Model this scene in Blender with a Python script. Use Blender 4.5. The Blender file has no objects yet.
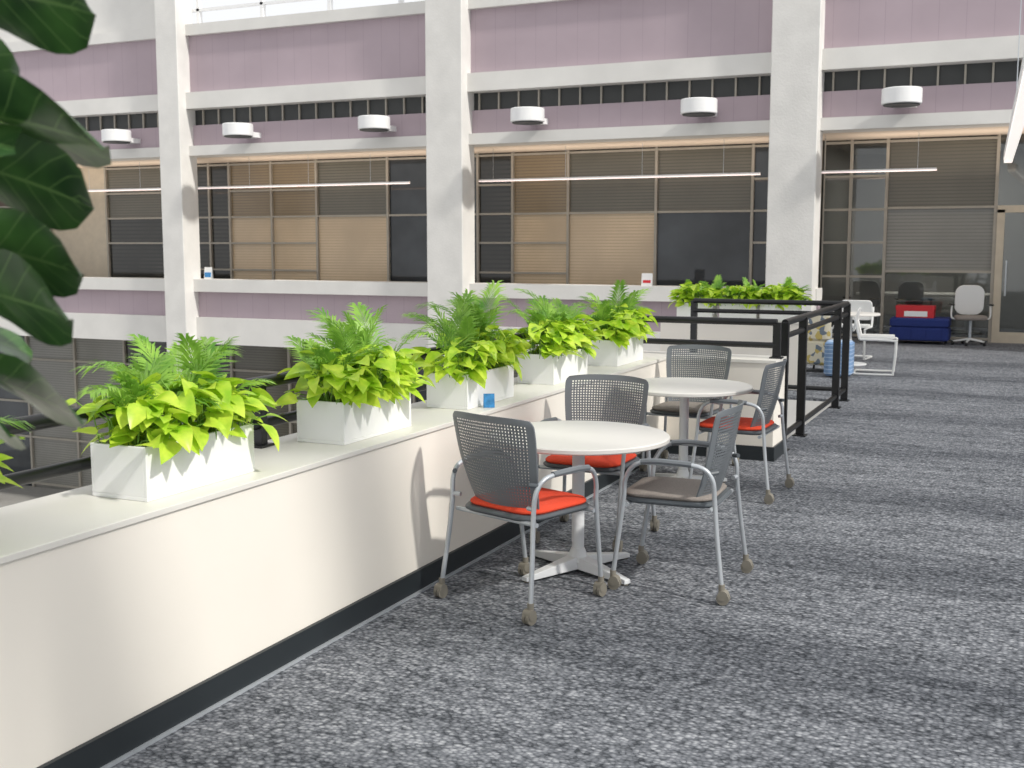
import bpy, math, random
from mathutils import Vector, Matrix
random.seed(7)
scene = bpy.context.scene
scene.view_settings.view_transform = 'Standard'
scene.view_settings.look = 'None'
scene.view_settings.exposure = 0.0

# ---------------------------------------------------------------- materials
def lin(c):
    o = []
    for v in c:
        v = v / 255.0
        o.append(v / 12.92 if v <= 0.04045 else ((v + 0.055) / 1.055) ** 2.4)
    return (o[0], o[1], o[2], 1.0)

def mul(c, k):
    return (min(1, c[0]*k), min(1, c[1]*k), min(1, c[2]*k), 1.0)

def mat(name, rgb, rough=0.6, metal=0.0, var=0.06, scale=6.0, bump=0.0, bscale=80.0, emis=0.0, ergb=None, spec=0.5, sub=None):
    m = bpy.data.materials.new(name); m.use_nodes = True
    nt = m.node_tree; b = nt.nodes['Principled BSDF']
    c = lin(rgb)
    tc = nt.nodes.new('ShaderNodeTexCoord')
    n = nt.nodes.new('ShaderNodeTexNoise'); n.inputs['Scale'].default_value = scale; n.inputs['Detail'].default_value = 4
    nt.links.new(tc.outputs['Object'], n.inputs['Vector'])
    r = nt.nodes.new('ShaderNodeValToRGB')
    r.color_ramp.elements[0].position = 0.3; r.color_ramp.elements[1].position = 0.7
    r.color_ramp.elements[0].color = mul(c, 1-var); r.color_ramp.elements[1].color = mul(c, 1+var)
    nt.links.new(n.outputs['Fac'], r.inputs['Fac'])
    nt.links.new(r.outputs['Color'], b.inputs['Base Color'])
    b.inputs['Roughness'].default_value = rough
    b.inputs['Metallic'].default_value = metal
    b.inputs['Specular IOR Level'].default_value = spec
    if bump > 0:
        n2 = nt.nodes.new('ShaderNodeTexNoise'); n2.inputs['Scale'].default_value = bscale
        nt.links.new(tc.outputs['Object'], n2.inputs['Vector'])
        bp = nt.nodes.new('ShaderNodeBump'); bp.inputs['Strength'].default_value = bump; bp.inputs['Distance'].default_value = 0.01
        nt.links.new(n2.outputs['Fac'], bp.inputs['Height'])
        nt.links.new(bp.outputs['Normal'], b.inputs['Normal'])
    if emis > 0:
        b.inputs['Emission Color'].default_value = lin(ergb or rgb)
        b.inputs['Emission Strength'].default_value = emis
    return m

def mathn(nt, op, a, b=None, c=None):
    n = nt.nodes.new('ShaderNodeMath'); n.operation = op
    for i, v in enumerate((a, b, c)):
        if v is None: continue
        if isinstance(v, (int, float)): n.inputs[i].default_value = v
        else: nt.links.new(v, n.inputs[i])
    return n.outputs[0]

def stripe_mat(name, rgb, rgb2, axis, period, duty, rough=0.6, spec=0.5, emis=0.0, var=0.05, scale=1.2):
    """procedural stripes (blinds, panel seams)"""
    m = mat(name, rgb, rough, var=var, scale=scale, spec=spec)
    nt = m.node_tree; b = nt.nodes['Principled BSDF']
    src = b.inputs['Base Color'].links[0].from_socket
    tc = nt.nodes.new('ShaderNodeTexCoord'); sp = nt.nodes.new('ShaderNodeSeparateXYZ')
    nt.links.new(tc.outputs['Object'], sp.inputs[0])
    f = mathn(nt, 'FRACT', mathn(nt, 'MULTIPLY', sp.outputs[axis], 1.0/period))
    k = mathn(nt, 'LESS_THAN', f, duty)
    mx = nt.nodes.new('ShaderNodeMixRGB')
    nt.links.new(k, mx.inputs[0]); nt.links.new(src, mx.inputs[1]); mx.inputs[2].default_value = lin(rgb2)
    nt.links.new(mx.outputs[0], b.inputs['Base Color'])
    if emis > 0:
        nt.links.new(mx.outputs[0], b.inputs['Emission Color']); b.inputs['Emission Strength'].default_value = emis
    return m

def carpet_mat():
    m = bpy.data.materials.new('carpet_loop'); m.use_nodes = True
    nt = m.node_tree; b = nt.nodes['Principled BSDF']; b.inputs['Roughness'].default_value = 0.95
    b.inputs['Specular IOR Level'].default_value = 0.15
    tc = nt.nodes.new('ShaderNodeTexCoord')
    def mp(s):
        p = nt.nodes.new('ShaderNodeMapping'); p.inputs['Scale'].default_value = s
        nt.links.new(tc.outputs['Object'], p.inputs['Vector']); return p.outputs[0]
    v = nt.nodes.new('ShaderNodeTexVoronoi'); v.inputs['Scale'].default_value = 1.0
    v.inputs['Randomness'].default_value = 0.85
    nt.links.new(mp((50, 70, 1)), v.inputs['Vector'])
    sepc = nt.nodes.new('ShaderNodeSeparateColor'); nt.links.new(v.outputs['Color'], sepc.inputs[0])
    n1 = nt.nodes.new('ShaderNodeTexNoise'); n1.inputs['Scale'].default_value = 1; n1.inputs['Detail'].default_value = 4; n1.inputs['Roughness'].default_value = 0.6
    nt.links.new(mp((1.3, 7.5, 1)), n1.inputs['Vector'])
    n2 = nt.nodes.new('ShaderNodeTexNoise'); n2.inputs['Scale'].default_value = 1; n2.inputs['Detail'].default_value = 3
    nt.links.new(mp((26, 40, 1)), n2.inputs['Vector'])
    a = mathn(nt, 'MULTIPLY', sepc.outputs[0], 0.36)
    a = mathn(nt, 'ADD', a, mathn(nt, 'MULTIPLY', n1.outputs['Fac'], 0.5))
    a = mathn(nt, 'ADD', a, mathn(nt, 'MULTIPLY', n2.outputs['Fac'], 0.3))
    a = mathn(nt, 'SUBTRACT', a, mathn(nt, 'MULTIPLY', v.outputs['Distance'], 0.55))
    a = mathn(nt, 'ADD', a, 0.12)
    r = nt.nodes.new('ShaderNodeValToRGB')
    e = r.color_ramp.elements
    e[0].position = 0.15; e[0].color = lin((60, 63, 68)); e[1].position = 0.9; e[1].color = lin((184, 186, 190))
    x = e.new(0.5); x.color = lin((119, 122, 128))
    nt.links.new(a, r.inputs[0]); nt.links.new(r.outputs[0], b.inputs['Base Color'])
    bp = nt.nodes.new('ShaderNodeBump'); bp.inputs['Strength'].default_value = 0.45; bp.inputs['Distance'].default_value = 0.01
    nt.links.new(a, bp.inputs['Height']); nt.links.new(bp.outputs[0], b.inputs['Normal'])
    return m

def figleaf_mat():
    m = bpy.data.materials.new('fiddle_leaf_green'); m.use_nodes = True
    nt = m.node_tree; b = nt.nodes['Principled BSDF']; b.inputs['Roughness'].default_value = 0.3
    uv = nt.nodes.new('ShaderNodeUVMap'); sp = nt.nodes.new('ShaderNodeSeparateXYZ'); nt.links.new(uv.outputs[0], sp.inputs[0])
    au = mathn(nt, 'ABSOLUTE', mathn(nt, 'SUBTRACT', sp.outputs[0], 0.5))
    mid = mathn(nt, 'LESS_THAN', au, 0.018)
    f = mathn(nt, 'FRACT', mathn(nt, 'SUBTRACT', mathn(nt, 'MULTIPLY', sp.outputs[1], 8.0), mathn(nt, 'MULTIPLY', au, 3.4)))
    side = mathn(nt, 'LESS_THAN', f, 0.06)
    k = mathn(nt, 'MAXIMUM', mid, side)
    mx = nt.nodes.new('ShaderNodeMixRGB'); nt.links.new(k, mx.inputs[0])
    n = nt.nodes.new('ShaderNodeTexNoise'); n.inputs['Scale'].default_value = 9
    r = nt.nodes.new('ShaderNodeValToRGB'); r.color_ramp.elements[0].position = .3; r.color_ramp.elements[1].position = .7
    r.color_ramp.elements[0].color = lin((34, 64, 32)); r.color_ramp.elements[1].color = lin((66, 104, 50))
    nt.links.new(n.outputs[0], r.inputs[0]); nt.links.new(r.outputs[0], mx.inputs[1])
    mx.inputs[2].default_value = lin((94, 126, 70))
    nt.links.new(mx.outputs[0], b.inputs['Base Color'])
    bp = nt.nodes.new('ShaderNodeBump'); bp.inputs['Strength'].default_value = 0.4; bp.inputs['Distance'].default_value = 0.01
    nt.links.new(k, bp.inputs['Height']); nt.links.new(bp.outputs[0], b.inputs['Normal'])
    return m

def leafmat(name, a, c, scale, rough):
    m = mat(name, a, rough)
    nt = m.node_tree; b = nt.nodes['Principled BSDF']
    r = [n for n in nt.nodes if n.type == 'VALTORGB'][0]
    r.color_ramp.elements[0].color = lin(a); r.color_ramp.elements[1].color = lin(c)
    [n for n in nt.nodes if n.type == 'TEX_NOISE'][0].inputs['Scale'].default_value = scale
    tr = nt.nodes.new('ShaderNodeBsdfTranslucent'); nt.links.new(r.outputs[0], tr.inputs[0])
    mix = nt.nodes.new('ShaderNodeMixShader'); mix.inputs[0].default_value = 0.35
    out = nt.nodes['Material Output']
    nt.links.new(b.outputs[0], mix.inputs[1]); nt.links.new(tr.outputs[0], mix.inputs[2]); nt.links.new(mix.outputs[0], out.inputs[0])
    return m

def clear_glass():
    m = bpy.data.materials.new('glass_clear'); m.use_nodes = True
    nt = m.node_tree; nt.nodes.remove(nt.nodes['Principled BSDF'])
    out = nt.nodes['Material Output']
    t = nt.nodes.new('ShaderNodeBsdfTransparent'); t.inputs[0].default_value = (0.72,0.74,0.73,1)
    g = nt.nodes.new('ShaderNodeBsdfGlossy'); g.inputs['Roughness'].default_value = 0.03
    fr = nt.nodes.new('ShaderNodeFresnel'); fr.inputs[0].default_value = 1.5
    k = mathn(nt, 'ADD', mathn(nt, 'MULTIPLY', fr.outputs[0], 1.3), 0.03)
    mix = nt.nodes.new('ShaderNodeMixShader'); nt.links.new(k, mix.inputs[0])
    nt.links.new(t.outputs[0], mix.inputs[1]); nt.links.new(g.outputs[0], mix.inputs[2]); nt.links.new(mix.outputs[0], out.inputs[0])
    return m

M_GLASS = clear_glass()
M_CARPET = carpet_mat()
M_WALL = mat('wall_cream_paint', (238, 232, 222), 0.55, var=0.015, scale=2, bump=0.03)
M_LEDGE = mat('ledge_solid_surface', (224, 221, 214), 0.4, var=0.015, scale=3)
M_BASE = mat('baseboard_rubber', (36, 42, 46), 0.5)
M_COL = mat('column_painted_concrete', (224, 222, 218), 0.8, var=0.06, scale=2.5, bump=0.3, bscale=25)
M_BEAM = mat('beam_painted_concrete', (222, 220, 216), 0.8, var=0.04, scale=2, bump=0.15, bscale=30)
M_PINK = stripe_mat('mauve_panel', (176, 160, 168), (160, 145, 153), 0, 0.4, 0.02, 0.8)
M_BLACK = mat('black_powdercoat', (18, 19, 21), 0.35)
M_PLANTER = mat('planter_white_gloss', (240, 240, 240), 0.35, var=0.01)
M_SOIL = mat('soil', (50, 38, 28), 0.95, var=0.3, scale=60)
M_POTHOS = leafmat('pothos_lime', (156, 204, 44), (224, 242, 90), 14, 0.35)
M_PALM = leafmat('palm_green', (96, 150, 56), (172, 212, 92), 9, 0.45)
M_STEM = mat('stem_green', (120, 160, 64), 0.6)
M_FIG = figleaf_mat()
M_TRUNK = mat('trunk_bark', (92, 76, 58), 0.9, var=0.2, scale=30, bump=0.4)
M_SILVER = mat('silver_painted_steel', (190, 195, 200), 0.32, metal=0.4, var=0.02)
M_SHELL = mat('chair_shell_grey', (110, 115, 120), 0.5, var=0.03)
M_SHELLD = mat('chair_shell_dark', (84, 90, 95), 0.5, var=0.03)
M_RED = mat('seat_fabric_red', (230, 76, 46), 0.9, var=0.08, scale=120, bump=0.3, bscale=300)
M_GREYF = mat('seat_fabric_taupe', (140, 132, 126), 0.9, var=0.12, scale=120, bump=0.3, bscale=300)
M_CASTER = mat('caster_taupe', (132, 127, 116), 0.5)
M_TABLE = mat('table_laminate', (222, 219, 214), 0.4, var=0.01)
M_TBASE = mat('table_base_white', (222, 224, 226), 0.35, var=0.01)
M_FRAME = mat('window_frame_tan', (166, 160, 149), 0.5)
M_GDARK = stripe_mat('glass_dark_blinds', (62, 61, 57), (52, 52, 49), 2, 0.09, 0.4, 0.08, var=0.4, scale=0.7)  # strong tone noise painted in for reflections on the pane
M_GBLUE = mat('glass_bluish_dark', (58, 62, 66), 0.06, var=0.45, scale=0.9)  # uneven tone in the colour mimics a reflecting pattern
M_BLOLIVE = stripe_mat('blinds_olive', (104, 101, 90), (90, 87, 78), 2, 0.06, 0.3, 0.25, var=0.15, scale=0.8)
M_BLBEIGE = stripe_mat('blinds_beige_glow', (190, 170, 142), (176, 156, 130), 2, 0.06, 0.3, 0.3, emis=0.10, var=0.18, scale=0.8)  # faint emission mimics lit rooms behind the blinds
M_BLBROWN = stripe_mat('blinds_brown_glow', (138, 123, 100), (120, 108, 90), 2, 0.06, 0.3, 0.3, emis=0.03, var=0.2, scale=0.8)  # slight glow put in the material, as if backlit from the room
M_BLGREY = stripe_mat('blinds_grey', (140, 139, 133), (122, 121, 116), 2, 0.06, 0.3, 0.3, var=0.12)
M_CREAM = mat('interior_cream', (200, 189, 170), 0.7)
M_VENT = mat('vent_dark', (58, 60, 60), 0.5)
M_SOFFIT = mat('soffit_warm', (222, 208, 192), 0.8, var=0.03)
M_LAMPW = mat('lamp_white_metal', (238, 238, 238), 0.4, var=0.01)
M_LED = mat('led_tube', (255, 240, 235), 0.4, emis=0.8, ergb=(255, 232, 228))
M_LEDC = mat('led_diffuser', (255, 250, 245), 0.4, emis=0.8, ergb=(255, 246, 240))
M_ORANGE = mat('interior_room', (96, 76, 60), 0.5, var=0.6, scale=1.1)
M_BLUESCR = mat('screen_blue', (40, 100, 190), 0.3, var=0.4, scale=3, emis=0.4)
M_BLUEF = mat('fabric_navy', (34, 50, 112), 0.9, var=0.1, scale=40)
M_BLUEP = stripe_mat('fabric_blue_plaid', (118, 148, 186), (160, 182, 208), 2, 0.05, 0.25, 0.9, var=0.2, scale=16)
M_REDBOX = mat('box_red', (200, 34, 44), 0.5)
M_WHITEP = mat('white_plastic', (232, 232, 230), 0.45, var=0.01)
M_CARD = mat('card_blue', (50, 130, 190), 0.5, var=0.3, scale=40)
M_LOWER = mat('lower_floor_grey', (150, 148, 144), 0.8)
M_ROOM = mat('office_wall_grey', (130, 130, 128), 0.8)
def pattern_mat():
    m = mat('fabric_patterned', (226, 216, 190), 0.9)
    nt = m.node_tree; b = nt.nodes['Principled BSDF']
    v = nt.nodes.new('ShaderNodeTexVoronoi'); v.inputs['Scale'].default_value = 16
    tc = nt.nodes.new('ShaderNodeTexCoord'); nt.links.new(tc.outputs['Object'], v.inputs['Vector'])
    s = nt.nodes.new('ShaderNodeSeparateColor'); nt.links.new(v.outputs['Color'], s.inputs[0])
    r = nt.nodes.new('ShaderNodeValToRGB'); r.color_ramp.interpolation = 'CONSTANT'
    e = r.color_ramp.elements; e[0].color = lin((228, 220, 198)); e[1].position = .8; e[1].color = lin((120, 132, 144))
    x = e.new(.6); x.color = lin((206, 184, 110))
    nt.links.new(s.outputs[0], r.inputs[0]); nt.links.new(r.outputs[0], b.inputs['Base Color'])
    return m
M_PATT = pattern_mat()

# ---------------------------------------------------------------- mesh builder
class MB:
    def __init__(s): s.v = []; s.f = []; s.mi = []; s.mats = []; s.uv = {}
    def m(s, mt):
        if mt not in s.mats: s.mats.append(mt)
        return s.mats.index(mt)
    def add(s, vs, fs, mt, uvs=None):
        o = len(s.v); i = s.m(mt); s.v += [tuple(v) for v in vs]
        if uvs:
            for k, u in enumerate(uvs): s.uv[o+k] = u
        for f in fs: s.f.append([o+a for a in f]); s.mi.append(i)
    def box(s, a, b, mt, T=None):
        x0, y0, z0 = a; x1, y1, z1 = b
        vs = [(x0,y0,z0),(x1,y0,z0),(x1,y1,z0),(x0,y1,z0),(x0,y0,z1),(x1,y0,z1),(x1,y1,z1),(x0,y1,z1)]
        if T: vs = [T @ Vector(v) for v in vs]
        s.add(vs, [(0,3,2,1),(4,5,6,7),(0,1,5,4),(1,2,6,5),(2,3,7,6),(3,0,4,7)], mt)
    def tube(s, pts, r, mt, segs=10, smooth=0, r1=None):
        P = [Vector(p) for p in pts]
        if smooth:
            Q = []
            for i in range(len(P)-1):
                p0 = P[max(i-1,0)]; p1 = P[i]; p2 = P[i+1]; p3 = P[min(i+2,len(P)-1)]
                for k in range(smooth):
                    t = k/smooth
                    Q.append(0.5*((2*p1)+(-p0+p2)*t+(2*p0-5*p1+4*p2-p3)*t*t+(-p0+3*p1-3*p2+p3)*t**3))
            Q.append(P[-1]); P = Q
        n = len(P); vs = []; prev = None
        for i, p in enumerate(P):
            d = (P[min(i+1,n-1)]-P[max(i-1,0)]).normalized()
            if prev is None:
                a = d.orthogonal().normalized()
            else:
                a = (prev - d*prev.dot(d)).normalized()
            prev = a; b = d.cross(a)
            rr = r if r1 is None else r+(r1-r)*i/(n-1)
            for k in range(segs):
                t = 2*math.pi*k/segs
                vs.append(p+a*math.cos(t)*rr+b*math.sin(t)*rr)
        fs = []
        for i in range(n-1):
            for k in range(segs):
                k2 = (k+1) % segs
                fs.append((i*segs+k, i*segs+k2, (i+1)*segs+k2, (i+1)*segs+k))
        fs.append(tuple(reversed(range(segs)))); fs.append(tuple((n-1)*segs+k for k in range(segs)))
        s.add(vs, fs, mt)
    def slab(s, cx, cy, w, d, z0, z1, rad, mt, n=6, dome=0.0, T=None, e=0.0):
        """rounded-rectangle slab with eased edges"""
        ring = []
        for (sx, sy, a0) in ((1,1,0),(-1,1,90),(-1,-1,180),(1,-1,270)):
            for k in range(n+1):
                t = math.radians(a0+90*k/n)
                ring.append((cx+sx*(w/2-rad)+rad*math.cos(t), cy+sy*(d/2-rad)+rad*math.sin(t)))
        N = len(ring); vs = []
        e = e or min(0.006, (z1-z0)/3)
        lv = [(z0, e), (z0+e, 0), (z1-e, 0), (z1, e)]
        if dome: lv += [(z1+dome*.6, w*.12), (z1+dome, w*.25)]
        for z, ins in lv:
            for x, y in ring:
                kx = 1-2*ins/w; ky = 1-2*ins/d
                vs.append((cx+(x-cx)*kx, cy+(y-cy)*ky, z))
        if T: vs = [T @ Vector(v) for v in vs]
        fs = [tuple(reversed(range(N)))]
        L = len(lv)
        for l in range(L-1):
            for k in range(N):
                k2 = (k+1) % N
                fs.append((l*N+k, l*N+k2, (l+1)*N+k2, (l+1)*N+k))
        fs.append(tuple((L-1)*N+k for k in range(N)))
        s.add(vs, fs, mt)
    def disc(s, c, r, z0, z1, mt, segs=48, e=0.005):
        s.slab(c[0], c[1], 2*r, 2*r, z0, z1, r*0.9999, mt, n=segs//4, e=e)
    def build(s, name, loc=(0,0,0), rz=0, bevel=0, ang=35, parent=None):
        me = bpy.data.meshes.new(name); me.from_pydata(s.v, [], s.f)
        for mt in s.mats: me.materials.append(mt)
        for i, p in enumerate(me.polygons): p.material_index = s.mi[i]; p.use_smooth = True
        if s.uv:
            ul = me.uv_layers.new(name='UVMap')
            for l in me.loops:
                ul.data[l.index].uv = s.uv.get(l.vertex_index, (0.5, 0.5))
        me.validate(); me.update()
        try: me.set_sharp_from_angle(angle=math.radians(ang))
        except Exception: pass
        o = bpy.data.objects.new(name, me); o.location = loc; o.rotation_euler = (0, 0, rz)
        scene.collection.objects.link(o)
        if bevel:
            b = o.modifiers.new('bevel', 'BEVEL'); b.width = bevel; b.segments = 2; b.limit_method = 'ANGLE'; b.angle_limit = math.radians(50)
        if parent: o.parent = parent
        return o

# ---------------------------------------------------------------- room shell
f = MB()
for a, b in (((-2.7,-2.5),(4,8.95)), ((-1.9,8.95),(4,12.6)), ((-4.0,12.6),(4,19.45)), ((-28,19.45),(6,21.4)), ((-3.6,21.4),(3.0,25.2))):
    f.box((a[0],a[1],-0.02),(b[0],b[1],0), M_CARPET)
    f.box((a[0],a[1],-0.4),(b[0],b[1],-0.0201), M_BEAM)
f.build('floor')
w = MB()
w.box((-3.15,-2.5,-0.45),(-2.65,9.2,0.757), M_WALL)
w.box((-3.15,-2.5,0.7571),(-2.64,9.2,0.78), M_LEDGE)
w.build('wall_left', bevel=0.003)
w = MB()
w.box((-2.6498,8.8,-0.45),(-1.80,9.2,0.757), M_WALL)
w.box((-2.6398,8.79,0.7571),(-1.79,9.2,0.78), M_LEDGE)
w.build('wall_return')
b_ = MB()
b_.box((-2.6499,-2.5,0.0),(-2.632,8.79,0.11), M_BASE)
b_.build('baseboard_left')
b_ = MB()
b_.box((-2.632,8.782,0.0),(-1.79,8.7995,0.11), M_BASE)
b_.box((-1.7995,8.79,0.0),(-1.785,9.2,0.11), M_BASE)
b_.build('baseboard_return')
w = MB(); w.box((-2.632,-2.5,0.0),(-2.622,8.78,0.012), M_SILVER); w.build('trim_1')
w = MB()
w.box((-4.1,13.3,0.0),(-2.45,13.8,0.757), M_WALL); w.box((-4.11,13.29,0.7571),(-2.44,13.81,0.78), M_LEDGE)
w.build('wall_ledge_far', bevel=0.003)
l = MB(); l.box((-28,-2.5,-4.6),(4,24,-4.5), M_LOWER); l.build('floor_lower')

# facade -----------------------------------------------------------
w = MB()
XL, XR = -28, 6
w.box((XL,19.35,0.68),(-3.3,19.85,0.94), M_BEAM)
w.box((XL,19.5,0.14),(-3.3,19.7,0.68), M_PINK)
w.box((XL,19.4,-0.42),(-4.0,19.75,0.14), M_BEAM)
w.box((XL,19.35,3.5),(XR,19.9,3.70), M_BEAM)
w.box((XL,19.5,3.70),(XR,19.9,4.13), M_PINK)
w.box((XL,19.6,4.13),(XR,19.9,4.45), M_VENT)
w.box((XL,19.3,4.45),(XR,19.9,4.78), M_BEAM)
w.box((XL,19.45,4.78),(XR,19.9,5.93), M_PINK)
w.box((XL,19.35,5.93),(XR,19.9,6.15), M_BEAM)
w.box((XL,19.3,8.2),(XR,19.9,9.0), M_BEAM)
w.box((-28,19.45,6.15),(-16.9,19.8,8.2), M_BEAM)
x = XL
while x < XR:
    w.box((x,19.56,4.13),(x+0.03,19.6,4.45), M_FRAME); x += 0.4
w.build('wall_far')
w = MB()
x = -16.1
while x < XR:
    w.box((x,19.6,6.15),(x+0.07,19.7,8.2), M_LAMPW); x += 1.6
w.box((-16.9,19.6,6.45),(XR,19.7,6.5), M_LAMPW)
w.build('window_clerestory')
for i,(x0,x1) in enumerate(((-16.75,-16.2),(-10.45,-9.7),(-4.1,-3.33),(2.4,3.1),(-23.3,-22.6))):
    c = MB(); c.box((x0,19.08,-4.5),(x1,19.6,9.0), M_COL)
    c.build('column' , bevel=0.015)
c = MB(); c.box((XL,19.9,3.5),(XR,21.6,3.58), M_SOFFIT); c.build('ceiling_far')

def window(panes, z0, z1, xs, Y=21.3):
    w = MB()
    for (a,b,c,d,mt) in panes: w.box((a,Y+0.03,c),(b,Y+0.06,d), mt)
    for xx in xs: w.box((xx-0.025,Y-0.03,z0),(xx+0.025,Y+0.03,z1), M_FRAME)
    return w
def hb(w, a, b, zs, Y=21.3):
    for z in zs: w.box((a,Y-0.025,z-0.02),(b,Y+0.028,z+0.02), M_FRAME)
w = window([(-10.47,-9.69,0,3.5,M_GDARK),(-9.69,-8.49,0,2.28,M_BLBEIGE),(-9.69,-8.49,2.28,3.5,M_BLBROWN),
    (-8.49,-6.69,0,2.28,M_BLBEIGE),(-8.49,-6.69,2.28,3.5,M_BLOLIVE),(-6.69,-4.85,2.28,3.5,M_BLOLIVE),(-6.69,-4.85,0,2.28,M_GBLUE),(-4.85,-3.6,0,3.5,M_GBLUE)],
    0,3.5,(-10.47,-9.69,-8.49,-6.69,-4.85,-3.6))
hb(w,-10.47,-3.6,(0.05,2.28,3.45)); hb(w,-10.47,-8.49,(1.1,1.7)); hb(w,-10.47,-9.69,(2.86,)); hb(w,-4.85,-3.6,(1.7,2.86))
w.build('window_1')
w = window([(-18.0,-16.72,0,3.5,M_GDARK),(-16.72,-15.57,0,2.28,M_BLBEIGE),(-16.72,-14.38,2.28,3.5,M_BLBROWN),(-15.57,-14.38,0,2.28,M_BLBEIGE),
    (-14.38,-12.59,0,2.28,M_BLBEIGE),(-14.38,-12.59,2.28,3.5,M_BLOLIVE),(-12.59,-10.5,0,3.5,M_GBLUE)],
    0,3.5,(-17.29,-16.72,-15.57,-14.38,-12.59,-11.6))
hb(w,-18,-10.5,(0.05,2.28,3.45)); hb(w,-16.72,-14.38,(1.1,1.7,2.86)); hb(w,-18,-16.72,(1.1,1.7))
w.build('window_2')
w = window([(-28,-22.2,0,3.5,M_ORANGE),(-22.2,-20.36,0,3.5,M_CREAM),(-20.36,-18.0,0,2.28,M_GDARK),(-20.36,-18.0,2.28,3.5,M_BLOLIVE)],
    0,3.5,(-24.5,-22.2,-20.36,-18.0))
hb(w,-28,-22.2,(0.05,2.6,3.45)); hb(w,-20.36,-18.0,(0.05,1.7,2.28,2.86,3.45))
w.build('window_3')
w = window([(-3.6,-2.49,0,3.5,M_GLASS),(-2.49,-0.71,2.3,3.5,M_BLOLIVE),(-2.49,-0.71,1.2,2.3,M_BLGREY),(-2.49,-0.71,0,1.2,M_GLASS),(0.3,6,0,3.5,M_GLASS)],
    0,3.5,(-3.58,-3.1,-2.49,-0.71,0.3,2.0,4.0))
hb(w,-3.6,-2.49,(0.05,1.1,1.7,2.28,2.86,3.45)); hb(w,-2.49,-0.71,(0.05,1.2,2.3,3.45)); hb(w,0.3,6,(0.05,2.3,3.45))
w.build('window_4')
w = MB()
w.box((-0.68,21.33,0),(0.27,21.36,3.5), M_GLASS)
for a,b in (((-0.68,0),(-0.56,2.25)),((0.15,0),(0.27,2.25)),((-0.68,2.2),(0.27,2.32)),((-0.56,0.0),(0.15,0.18))):
    w.box((a[0],21.25,a[1]),(b[0],21.33,b[1]), M_CREAM)
w.tube([(-0.5,21.2,0.8),(-0.5,21.2,1.4)],0.015,M_SILVER)
w.box((-0.51,21.19,0.85),(-0.49,21.3,0.87),M_SILVER); w.box((-0.51,21.19,1.33),(-0.49,21.3,1.35),M_SILVER)
w.build('door_1')
# office room behind the right-hand glazing
w = MB(); w.box((-3.7,25.0,0),(3.0,25.1,3.5),M_ROOM); w.build('wall_office_back')
w = MB(); w.box((-3.7,21.4,0),(-3.6,25.0,3.5),M_ROOM); w.build('wall_office_left')
w = MB(); w.box((2.9,21.4,0),(3.0,25.0,3.5),M_ROOM); w.build('wall_office_right')
w = MB(); w.box((-3.7,21.6,3.5),(3.0,25.1,3.58),M_ROOM); w.build('ceiling_office')
# lower-level glazing
w = MB()
mm = [M_BLOLIVE, M_GDARK, M_BLGREY, M_GBLUE]
x = -28; i = 0
while x < 4:
    w.box((x,21.33,-4.5),(x+1.6,21.36,-0.42), mm[(i*3+i//2)%4]); w.box((x-0.03,21.27,-4.5),(x+0.03,21.33,-0.42), M_FRAME); x += 1.6; i += 1
for z in (-4.4,-3.2,-2.3,-1.2,-0.5): w.box((-28,21.28,z-0.025),(4,21.33,z+0.025), M_FRAME)
w.build('window_lower')
w = MB(); w.box((-22.75,20.6,1.05),(-21.95,20.66,1.65), M_BLACK); w.box((-22.7,20.59,1.1),(-22.0,20.601,1.6), M_BLUESCR)
w.box((-22.4,20.6,0.0),(-22.3,20.66,1.05), M_BLACK); w.box((-22.6,20.45,0.0),(-22.1,20.8,0.03), M_BLACK)
w.build('monitor_on_stand')

# right-hand side (out of view): low wall and window mullions
w = MB(); w.box((4.0,-2.5,-0.4),(4.2,19.3,0.9), M_WALL); w.build('wall_right')
w = MB()
for k in range(8): w.box((4.05,-2.4+k*3.0,0.9),(4.15,-2.32+k*3.0,9.0), M_LAMPW)
w.box((4.03,-2.5,3.4),(4.17,19.3,3.5), M_LAMPW)
w.build('window_right')
# unseen beams added high over the atrium to band the sunlight with shade
w = MB()
ys = [-14,-12.2,-10.4,-8.8,-7.0,-5.2,-3.3,-1.6,0.2,1.9,3.6,5.3,7.2,9.1,11.0,12.9,14.8]
for y in ys: w.box((-28,y,9.3),(12,y+0.38,9.6), M_BEAM)
w.build('added_shade_beams')

# ---------------------------------------------------------------- drum lights + pendants
for X in (-14.65,-11.5,-8.35,-5.25,-2.05,-17.8):
    d = MB()
    d.slab(0,-0.52,0.60,0.60,-0.12,0.12,0.299,M_LAMPW,n=12,e=0.012)
    d.slab(0,-0.52,0.54,0.54,-0.14,-0.12,0.269,M_VENT,n=12,e=0.004)
    d.box((-0.18,-0.3,-0.12),(0.18,0,-0.02),M_LAMPW)
    d.build('wall_uplight',(X,19.5,3.93))
for a,b in ((-20.2,-11.5),(-9.95,-4.5),(-3.7,-1.6)):
    d = MB(); d.box((a,20.275,2.87),(b,20.325,2.89),M_LED); d.box((a,20.27,2.89),(b,20.33,2.915),M_LAMPW)
    k = a+0.3
    while k < b: d.tube([(k,20.3,2.915),(k,20.3,3.5)],0.004,M_SILVER,4); k += 1.5
    d.build('linear_pendant_light')
d = MB()
T = Matrix.Rotation(-math.atan2(-0.43,10.8),4,'Z')
d.box((-0.06,0,-0.05),(0.06,11.2,0.0),M_LEDC,T); d.box((-0.07,-0.02,0.0),(0.07,11.22,0.1),M_LAMPW,T)
for k in (0.3,3.5,7,10.8):
    p = T @ Vector((0,k,0.1)); d.tube([p, p+Vector((0,0,6.0 if k<10 else 0.45))],0.006,M_SILVER,5)
d.build('linear_pendant_light',(-0.08,8.9,3.0))

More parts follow.
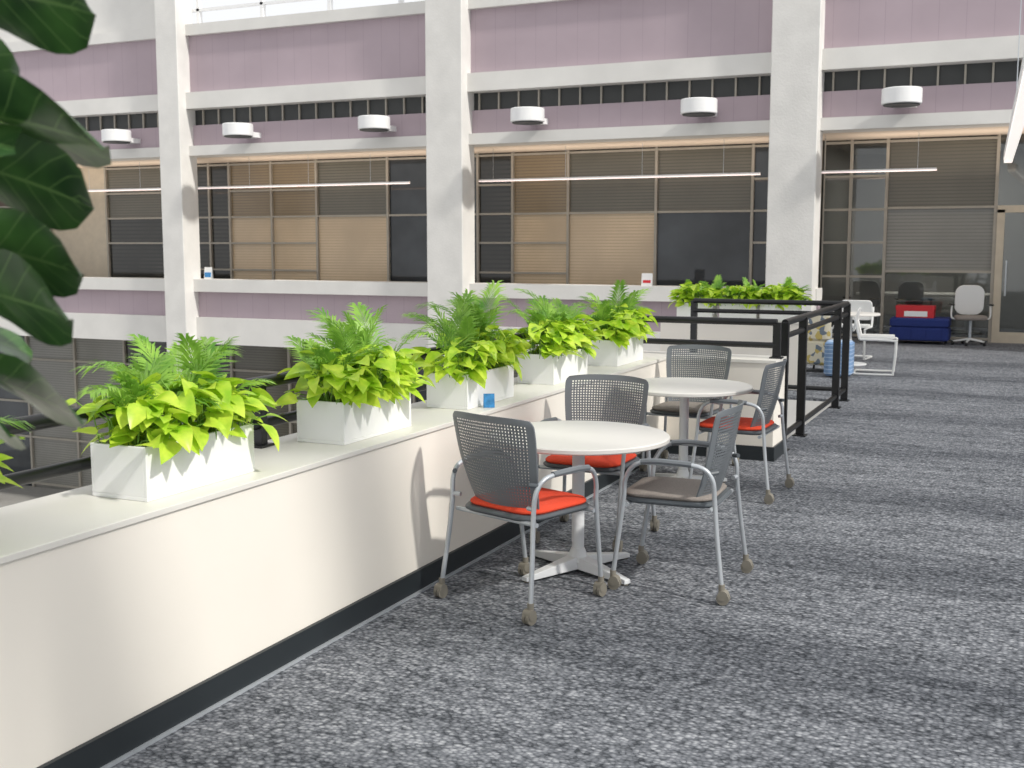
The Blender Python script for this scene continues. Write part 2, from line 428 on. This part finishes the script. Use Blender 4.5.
# ---------------------------------------------------------------- railings
def rail(name, segs, posts, zs=(1.06,0.88), r=0.028, zb=0.78, pw=0.03):
    w = MB()
    for a,b in segs:
        for i,z in enumerate(zs): w.tube([(a[0],a[1],z),(b[0],b[1],z)], r if i==0 else r*0.85, M_BLACK, 12)
    for p in posts:
        z0 = p[2] if len(p)>2 else zb
        w.box((p[0]-pw,p[1]-pw*0.7,z0),(p[0]+pw,p[1]+pw*0.7,zs[0]), M_BLACK)
        w.box((p[0]-pw*1.6,p[1]-pw*1.6,z0),(p[0]+pw*1.6,p[1]+pw*1.6,z0+0.012), M_BLACK)
    return w.build(name, bevel=0.002)
rail('guard_railing', [((-3.08,-2.4),(-3.08,9.0))], [(-3.08,y) for y in (-0.9,1.6,4.08,6.5,9.0)])
rail('guard_railing', [((-3.04,9.0),(-1.83,9.0))], [(-1.83,9.0)])
rail('guard_railing', [((-1.83,9.3),(-1.83,12.6)),((-1.83,12.6),(-3.5,12.6))],
     [(-1.83,9.3,0.0),(-1.83,10.1,0.0),(-1.83,12.0,0.0),(-1.83,12.6,0.0),(-3.5,12.62,0.0)], zs=(1.04,0.93,0.12), pw=0.035)

# ---------------------------------------------------------------- plants
def frame(d):
    d = d.normalized(); s = d.cross(Vector((0,0,1)))
    if s.length < 1e-3: s = Vector((1,0,0))
    s.normalize(); n = s.cross(d); return d, s, n

def leaf(mb, base, d, L, W, mt, prof, rows=6, droop=0.2, fold=0.12, roll=0.0, wav=0.0):
    d, s, n = frame(Vector(d)); base = Vector(base)
    if roll:
        R = Matrix.Rotation(roll,3,d); s = R@s; n = R@n
    vs = []; uvs = []
    cols = (-1,-0.5,0,0.5,1)
    for i in range(rows+1):
        t = i/rows; wd = W*prof(t)
        for u in cols:
            p = base + d*(L*t) + s*(wd*u) + n*(-droop*L*t*t + fold*wd*abs(u) + wav*L*math.sin(t*9+u*2)*abs(u))
            vs.append(p); uvs.append((0.5+0.5*u, t))
    fs = []
    for i in range(rows):
        for k in range(4):
            fs.append((i*5+k, i*5+k+1, (i+1)*5+k+1, (i+1)*5+k))
    mb.add(vs, fs, mt, uvs)

heart = lambda t: max(0.02, (math.sin(math.pi*min(1,(t*0.97+0.03)**0.55)))**0.8)*0.5
def pothos(mb, L, Wd, n, rnd, z0, spill=1.0):
    for i in range(n):
        x = rnd.uniform(-Wd/2*0.9, Wd/2*0.95); y = rnd.uniform(-L/2, L/2)
        if rnd.random() < 0.55: x = rnd.uniform(0.0, Wd/2)
        ox = x/(Wd/2); oy = y/(L/2)
        dd = Vector((ox*0.8+rnd.gauss(0,0.5), oy*0.8+rnd.gauss(0,0.6), 0))
        if dd.length < 0.1: dd = Vector((1,0,0))
        dd.normalize()
        h = rnd.uniform(0.01, 0.22)*(1.1-0.45*abs(oy))
        out = rnd.uniform(0.02,0.08)
        el = rnd.uniform(-0.5, 0.7)
        tip = Vector((x+dd.x*out, y+dd.y*out, z0+h))
        mb.tube([(x,y,z0-0.02),(x+dd.x*out*0.3,y+dd.y*out*0.3,z0+h*0.7),tip],0.0025,M_STEM,4)
        l = rnd.uniform(0.07,0.13)
        leaf(mb, tip, dd+Vector((0,0,el)), l, l*0.82, M_POTHOS, heart, rows=5, droop=rnd.uniform(0.15,0.55), fold=0.25, roll=rnd.uniform(-0.6,0.6))

def palm(mb, cx, cy, n, rnd, z0, Lm):
    for i in range(n):
        az = rnd.uniform(0,2*math.pi); Lf = Lm*rnd.uniform(0.6,1.05)
        el0 = rnd.uniform(1.1,1.55); bend = rnd.uniform(0.4,1.6)
        bx = cx+rnd.uniform(-0.04,0.04); by = cy+rnd.uniform(-0.12,0.12)
        N = 16; p = Vector((bx,by,z0-0.02)); pts = [p.copy()]; dirs = []
        for k in range(N):
            e = el0 - bend*(k/N)**1.6
            d = Vector((math.cos(az)*math.cos(e), math.sin(az)*math.cos(e), math.sin(e))); dirs.append(d)
            p = p + d*(Lf/N); pts.append(p.copy())
        mb.tube(pts,0.0035,M_STEM,4,r1=0.001)
        for k in range(4,N+1):
            t = (k-4)/(N-4); d = dirs[min(k,N-1)]; d, s, nn = frame(d)
            ll = (0.07+0.085*math.sin(math.pi*min(1,t*0.85+0.15)))*(Lf/0.45)
            for sg in (-1,1):
                for off in (0.0,0.5):
                    if k == N and off: continue
                    q = pts[k] if not off else (pts[k]+pts[k+1])/2
                    ld = (d*(0.85+0.6*t)+s*sg*(1.0-0.35*t)+nn*rnd.uniform(-0.1,0.35)).normalized()
                    sd = ld.cross(nn).normalized()*0.0055
                    m1 = q+ld*ll*0.5; e1 = q+ld*ll+Vector((0,0,-ll*0.3))
                    mb.add([q-sd*0.3,q+sd*0.3,m1+sd,m1-sd,e1],[(0,1,2,3),(3,2,4)],M_PALM)

def planter(name, x0, y0, L, seed, zb=0.7805, Wd=0.25, H=0.19, rot=0, pn=26, n=190, pl=0.46):
    rnd = random.Random(seed)
    mb = MB(); t = 0.012
    w2, l2 = Wd/2, L/2
    mb.box((-w2,-l2,0),(w2,l2,0.015),M_PLANTER)
    mb.box((-w2,-l2,0.015),(-w2+t,l2,H),M_PLANTER); mb.box((w2-t,-l2,0.015),(w2,l2,H),M_PLANTER)
    mb.box((-w2+t,-l2,0.015),(w2-t,-l2+t,H),M_PLANTER); mb.box((-w2+t,l2-t,0.015),(w2-t,l2,H),M_PLANTER)
    mb.box((-w2+t,-l2+t,0.015),(w2-t,l2-t,H-0.03),M_SOIL)
    root = bpy.data.objects.new(name, None); scene.collection.objects.link(root)
    root.location = (x0+Wd/2, y0+L/2, zb); root.rotation_euler = (0,0,rot)
    mb.build('planter_box', parent=root, bevel=0.002)
    fo = MB(); pothos(fo, L, Wd, n, rnd, H-0.01); fo.build('pothos_leaves', parent=root, ang=60)
    pa = MB(); palm(pa, -0.04, 0.12, pn//2, rnd, H-0.01, pl); palm(pa, -0.03, -0.08, pn//2, rnd, H-0.01, pl*0.85); pa.build('palm_fronds', parent=root, ang=60)
    return root

for i,(y,pl) in enumerate(((1.72,0.42),(3.01,0.45),(4.25,0.47),(5.46,0.54),(6.67,0.50),(7.88,0.44))):
    planter('potted_pothos_and_palm', -3.0, y, 0.60, 11+i, pl=pl)
for i,x in enumerate((-3.72,-3.2,-2.72)):
    planter('potted_pothos_and_palm', x-0.125, 13.55-0.22, 0.44, 41+i, rot=-math.pi/2, pl=0.36)

# fiddle leaf fig in the left foreground
fid = lambda t: (0.10+0.62*t**0.8)*math.sqrt(max(0,1-t**5))*0.75 if t < 0.999 else 0.03
root = bpy.data.objects.new('fiddle_leaf_fig_tree', None); scene.collection.objects.link(root)
R = Vector((0.91,0.415,0)); F = Vector((-0.415,0.91,0)); U = Vector((0,0,1))
base = Vector((-1.42,1.10,0)); root.location = base
tr = MB(); tr.tube([(0,0,0.3),(0.02,0.01,0.9),(-0.01,0,1.5),(0.01,0,2.1),(0,0,2.5)],0.018,M_TRUNK,8,smooth=4,r1=0.009)
tr.build('trunk', parent=root)
pt = MB()
pt.tube([(0,0,0.0),(0,0,0.34)],0.15,M_PLANTER,32,r1=0.19); pt.tube([(0,0,0.3),(0,0,0.345)],0.17,M_SOIL,24)
pt.build('pot', parent=root)
lf = MB(); rnd = random.Random(3)
specs = [ # z, right, forward, up, length, roll
 (2.01,1,0.1,-0.02,0.28,-0.85),(2.10,0.9,-0.3,-0.1,0.28,-0.9),(1.97,0.7,0.3,-0.35,0.19,-0.7),
 (1.84,1,-0.1,0.02,0.31,-0.5),(1.79,0.9,0.3,-0.15,0.26,-0.8),(1.79,0.8,-0.4,0.15,0.20,0.5),
 (1.67,1,0.1,-0.05,0.25,-0.8),(1.61,1,-0.1,-0.05,0.26,-0.9),(1.55,0.7,0.5,-0.1,0.17,0.5),(1.50,0.9,0.0,-0.12,0.26,-0.6),(1.44,0.9,-0.3,0.0,0.20,-0.8)]
for z,r_,f_,u_,L,ro in specs:
    d = R*r_+F*f_+U*u_
    leaf(lf,(0,0,z),d,L,L*0.74,M_FIG,fid,rows=12,droop=0.22,fold=0.12,roll=ro,wav=0.035)
for k in range(26):
    z = 1.25+k*0.05; az = k*2.4+1
    d = Vector((math.cos(az),math.sin(az),rnd.uniform(0,0.7)))
    if d.dot(R) > 0.1: continue
    L = rnd.uniform(0.2,0.3)
    leaf(lf,(0,0,z),d,L,L*0.75,M_FIG,fid,rows=10,droop=0.25,fold=0.12,roll=rnd.uniform(-0.4,0.4),wav=0.03)
lf.build('leaves', parent=root, ang=60)

# ---------------------------------------------------------------- seating
def cafe_chair(x, y, rz, fabric):
    c = MB()
    for s in (-1,1):
        c.tube([(s*.285,-.275,.075),(s*.268,-.245,.3),(s*.258,-.228,.47),(s*.264,-.215,.58),(s*.275,-.15,.638),(s*.285,.03,.644),(s*.28,.14,.634),(s*.262,.2,.56),(s*.252,.215,.44),(s*.245,.265,.075)],0.0115,M_SILVER,10,smooth=5)
        c.tube([(s*.277,-.12,.646),(s*.286,.03,.652),(s*.281,.12,.644)],0.015,M_SHELL,8,smooth=4)
        for (cx,cy) in ((s*.285,-.275),(s*.245,.265)):
            c.tube([(cx,cy,.05),(cx,cy,.095)],0.015,M_CASTER,10)
            for o in (-0.019,0.003):
                c.tube([(cx+o,cy-.008,.030),(cx+o+0.016,cy-.008,.030)],0.030,M_CASTER,16)
            c.tube([(cx-.022,cy-.008,.045),(cx+.022,cy-.008,.045)],0.024,M_CASTER,14)
        c.tube([(s*.258,-.225,.50),(s*.215,-.215,.50)],0.011,M_SILVER,8)
        c.tube([(s*.268,-.2,.605),(s*.235,-.235,.61)],0.011,M_SHELLD,8)
    c.tube([(-.252,.2,.425),(.252,.2,.425)],0.011,M_SILVER,8)
    c.tube([(-.255,-.2,.425),(.255,-.2,.425)],0.011,M_SILVER,8)
    c.slab(0,0.01,.47,.47,.43,.455,.1,M_SHELLD,n=6,e=0.01)
    c.slab(0,0.02,.44,.44,.4555,.478,.09,fabric,n=6,dome=0.008,e=0.008)
    # perforated flexible back
    nx, nz = 32, 32
    def P(i,j,off):
        u = 2*i/nx-1; v = j/nz
        wv = 0.19+0.065*math.sin(min(1,v*1.1)*math.pi/2)
        if v > 0.92: wv -= 0.02*((v-0.92)/0.08)**2.5
        if v < 0.1: wv -= 0.03*((0.1-v)/0.1)**2
        yy = -.175-.10*v**1.1-0.025*math.sin(math.pi*v)+0.06*u*u-(0.02*(v**6))
        zz = .425+.48*v-0.012*(abs(u)**3)*v**4
        return Vector((u*wv, yy+off, zz))
    vs = []; fs = []
    for off in (0, 0.007):
        o = len(vs)
        for j in range(nz+1):
            for i in range(nx+1): vs.append(P(i,j,off))
        G = lambda i,j: o+j*(nx+1)+i
        for j in range(nz):
            for i in range(nx):
                c4 = [G(i,j),G(i+1,j),G(i+1,j+1),G(i,j+1)]
                if 2 <= i < nx-2 and 3 <= j < nz-2:
                    k = 0.25+0.11*(j/nz)
                    h0 = len(vs)
                    for a,b in ((-1,-1),(1,-1),(1,1),(-1,1)):
                        vs.append(P(i+.5+a*k*0.95, j+.5+b*k*0.8, off))
                    for q in range(4):
                        q2 = (q+1)%4
                        fs.append((c4[q],c4[q2],h0+q2,h0+q) if off else (c4[q2],c4[q],h0+q,h0+q2))
                else:
                    fs.append(tuple(c4) if off else tuple(reversed(c4)))
    n1 = (nx+1)
    off2 = len(vs)//2
    ring = [j*n1 for j in range(nz+1)]+[nz*n1+i for i in range(1,nx+1)]+[j*n1+nx for j in range(nz-1,-1,-1)]+[i for i in range(nx-1,0,-1)]
    for a in range(len(ring)):
        p,q = ring[a],ring[(a+1)%len(ring)]
        fs.append((p,q,off2+q,off2+p))
    c.add(vs, fs, M_SHELL)
    return c.build('cafe_armchair',(x,y,0),rz,ang=40)
# local +y is the front of the chair
cafe_chair(-2.14,4.85,math.radians(-19),M_RED)
cafe_chair(-1.55,5.40,math.radians(92),M_GREYF)
cafe_chair(-2.25,6.04,math.radians(180),M_RED)
cafe_chair(-2.32,8.24,math.radians(176),M_GREYF)
cafe_chair(-1.78,7.60,math.radians(88),M_RED)

def cafe_table(x, y, rot, R_=0.46):
    t = MB()
    t.disc((0,0),R_,.68,.708,M_TABLE,64,e=0.006)
    t.disc((0,0),0.16,.665,.68,M_TBASE,24)
    t.tube([(0,0,.06),(0,0,.67)],0.032,M_TBASE,20)
    t.tube([(0,0,.05),(0,0,.12)],0.06,M_TBASE,20,r1=0.034)
    for k in range(4):
        T = Matrix.Rotation(rot+k*math.pi/2,4,'Z')
        vs = [(0,-.045,.02),(.36,-.022,.008),(.36,.022,.008),(0,.045,.02),(0,-.035,.085),(.36,-.018,.03),(.36,.018,.03),(0,.035,.085)]
        t.add([T@Vector(v) for v in vs],[(0,3,2,1),(4,5,6,7),(0,1,5,4),(1,2,6,5),(2,3,7,6),(3,0,4,7)],M_TBASE)
        p = T@Vector((.34,0,0)); t.tube([p,p+Vector((0,0,.012))],0.018,M_CASTER,12)
    return t.build('round_cafe_table',(x,y,0),bevel=0.003)
cafe_table(-2.08,5.38,math.radians(64))
cafe_table(-2.165,7.60,math.radians(50))

# small tent card on the ledge
t = MB(); t.add([(-.03,-.02,0),(.03,-.02,0),(.03,.0,.075),(-.03,.0,.075),(-.03,.02,0),(.03,.02,0)],[(0,1,2,3),(3,2,5,4)],M_CARD)
t.build('tent_card',(-2.69,5.60,0.781),math.radians(30))
t = MB(); t.add([(-.1,-.03,0),(.1,-.03,0),(.1,0,.22),(-.1,0,.22),(-.1,.03,0),(.1,.03,0)],[(0,1,2,3),(3,2,5,4)],M_WHITEP)
t.box((-.07,-.028,.05),(.07,-.015,.10),M_REDBOX); t.build('sign_holder',(-6.3,19.6,0.94))
t = MB(); t.add([(-.1,-.03,0),(.1,-.03,0),(.1,0,.25),(-.1,0,.25),(-.1,.03,0),(.1,.03,0)],[(0,1,2,3),(3,2,5,4)],M_WHITEP)
t.box((-.08,-.028,.04),(.08,-.012,.14),M_CARD); t.build('sign_holder',(-16.0,19.6,0.94))

# ---------------------------------------------------------------- far lounge furniture
t = MB(); t.disc((0,0),0.4,.69,.72,M_TABLE,48); t.tube([(0,0,.02),(0,0,.69)],0.03,M_TBASE,16); t.disc((0,0),0.24,0,.02,M_TBASE,32)
t.build('round_side_table',(-2.35,16.5,0))
def canti(x,y,rz):
    t = MB()
    for s in (-1,1):
        t.tube([(s*.24,-.2,.46),(s*.24,-.27,.75)],0.016,M_WHITEP,8)
        t.tube([(s*.24,-.2,.46),(s*.24,.2,.45),(s*.24,.24,.4),(s*.24,.22,.06),(s*.24,.17,.016),(s*.24,-.26,.016)],0.016,M_WHITEP,8,smooth=4)
    t.tube([(-.24,-.26,.016),(.24,-.26,.016)],0.016,M_WHITEP,8)
    t.slab(0,0,.46,.44,.465,.5,.06,M_WHITEP)
    t.slab(0,0,.46,.3,-.012,.012,.06,M_WHITEP,T=Matrix.Translation((0,-.255,.70))@Matrix.Rotation(math.radians(78),4,'X'))
    t.build('cantilever_chair',(x,y,0),rz)
canti(-1.86,15.45,math.radians(-85)); canti(-2.45,17.4,math.radians(175))
t = MB(); t.slab(0,0,.34,.34,0.02,.46,.07,M_BLUEP,e=0.03); t.disc((0,0),0.12,0,0.02,M_BLACK,24); t.build('pouf_stool',(-2.24,14.9,0))
t = MB(); t.slab(0,0,.5,.5,0.1,.42,.08,M_PATT,e=0.03); t.slab(0,-.2,.5,.12,.42,.78,.05,M_PATT,e=0.03)
for sx in (-1,1):
    for sy in (-1,1): t.tube([(sx*.2,sy*.2,0),(sx*.18,sy*.18,.1)],0.015,M_BLACK,8)
t.build('lounge_chair',(-2.58,15.5,0),math.radians(-20))
t = MB(); t.slab(0,0,.95,.6,0.06,.28,.05,M_BLUEF,e=0.02); t.slab(0,0,.95,.6,.28,.44,.05,M_BLUEF,e=0.03)
for k in range(4): t.tube([(-.36+k*.24,-.301,.08),(-.36+k*.24,-.301,.27)],0.006,M_BLUEF,5)
for sx in (-1,1):
    for sy in (-1,1): t.tube([(sx*.4,sy*.22,0),(sx*.4,sy*.22,.06)],0.02,M_BLACK,8)
t.build('upholstered_bench',(-1.78,20.65,0))
t = MB(); t.box((-.3,-.16,0),(.3,.16,.18),M_REDBOX); t.box((-.31,-.17,.13),(.31,.17,.2),M_REDBOX); t.box((-.17,-.172,.02),(.2,-.16,.11),M_WHITEP)
t.build('red_storage_box',(-1.86,20.6,0.441))
def office_chair(x,y,rz,seat=M_GREYF,fr=M_WHITEP):
    t = MB()
    for k in range(5):
        a = k*2*math.pi/5; p = Vector((math.cos(a)*.26,math.sin(a)*.26,.06))
        t.tube([(0,0,.1),p],0.02,fr,8,r1=.013); t.tube([p+Vector((-.02,0,-.03)),p+Vector((.02,0,-.03))],.03,M_BLACK,12)
    t.tube([(0,0,.08),(0,0,.42)],.025,M_SILVER,12)
    t.slab(0,0,.5,.48,.42,.49,.12,seat,e=.02)
    t.slab(0,0,.46,.5,-.02,.02,.14,fr,T=Matrix.Translation((0,-.25,.74))@Matrix.Rotation(math.radians(82),4,'X'))
    t.tube([(0,-.1,.42),(0,-.27,.45),(0,-.28,.7)],.02,fr,8,smooth=4)
    for s in (-1,1):
        t.tube([(s*.2,0,.43),(s*.3,0,.46),(s*.3,0,.66)],.014,fr,8,smooth=4); t.slab(s*.3,.02,.07,.24,.66,.685,.03,M_BLACK)
    t.build('office_swivel_chair',(x,y,0),rz)
office_chair(-0.99,20.6,math.radians(190))
office_chair(-2.05,22.3,math.radians(200),M_SHELL,M_SHELL)
office_chair(-3.0,22.4,math.radians(150),M_SHELL,M_SHELL)
t = MB(); t.slab(0,0,2.4,1.0,.70,.74,.1,M_TABLE); 
for sx in (-1,1): t.tube([(sx*.8,0,.02),(sx*.8,0,.7)],.04,M_TBASE,16); t.slab(sx*.8,0,.5,.7,0,.03,.1,M_TBASE)
t.build('conference_table',(-2.0,23.5,0))

# ---------------------------------------------------------------- lights
wd = bpy.data.worlds.new('world'); scene.world = wd; wd.use_nodes = True
bg = wd.node_tree.nodes['Background']; bg.inputs[0].default_value = (0.965,0.98,1.0,1); bg.inputs[1].default_value = 1.02
s = bpy.data.lights.new('sun','SUN'); s.energy = 3.0; s.angle = math.radians(3.0); s.color = (1.0,0.965,0.90)
so = bpy.data.objects.new('sun', s); scene.collection.objects.link(so)
so.rotation_euler = Vector((-0.72,0.16,-0.66)).to_track_quat('-Z','Y').to_euler()
for i,(x,wdt) in enumerate(((-20,6),(-13.2,6),(-6.9,6),(-0.5,5))):
    a = bpy.data.lights.new('corridor_light','AREA'); a.shape = 'RECTANGLE'; a.size = wdt; a.size_y = 0.5; a.energy = 24; a.color = (1.0,0.85,0.71)
    o = bpy.data.objects.new('corridor_light', a); scene.collection.objects.link(o); o.location = (x,20.55,2.8); o.rotation_euler = (math.pi,0,0)
a = bpy.data.lights.new('office_fill_light','AREA'); a.size = 2.0; a.energy = 70; a.color = (1.0,0.95,0.88)  # added lamp that brightens the office interior, no fixture modelled
o = bpy.data.objects.new('office_fill_light', a); scene.collection.objects.link(o); o.location = (-1.5,23.3,3.45)

# ---------------------------------------------------------------- camera
cam = bpy.data.cameras.new('camera'); cam.sensor_width = 36; cam.lens = 1150/1024*36
co = bpy.data.objects.new('camera', cam); scene.collection.objects.link(co)
co.location = (0,0,1.66); co.rotation_euler = (math.radians(90-6.9),0,math.radians(24.5))
cam.dof.use_dof = True; cam.dof.focus_distance = 6.2; cam.dof.aperture_fstop = 6.3
scene.camera = co
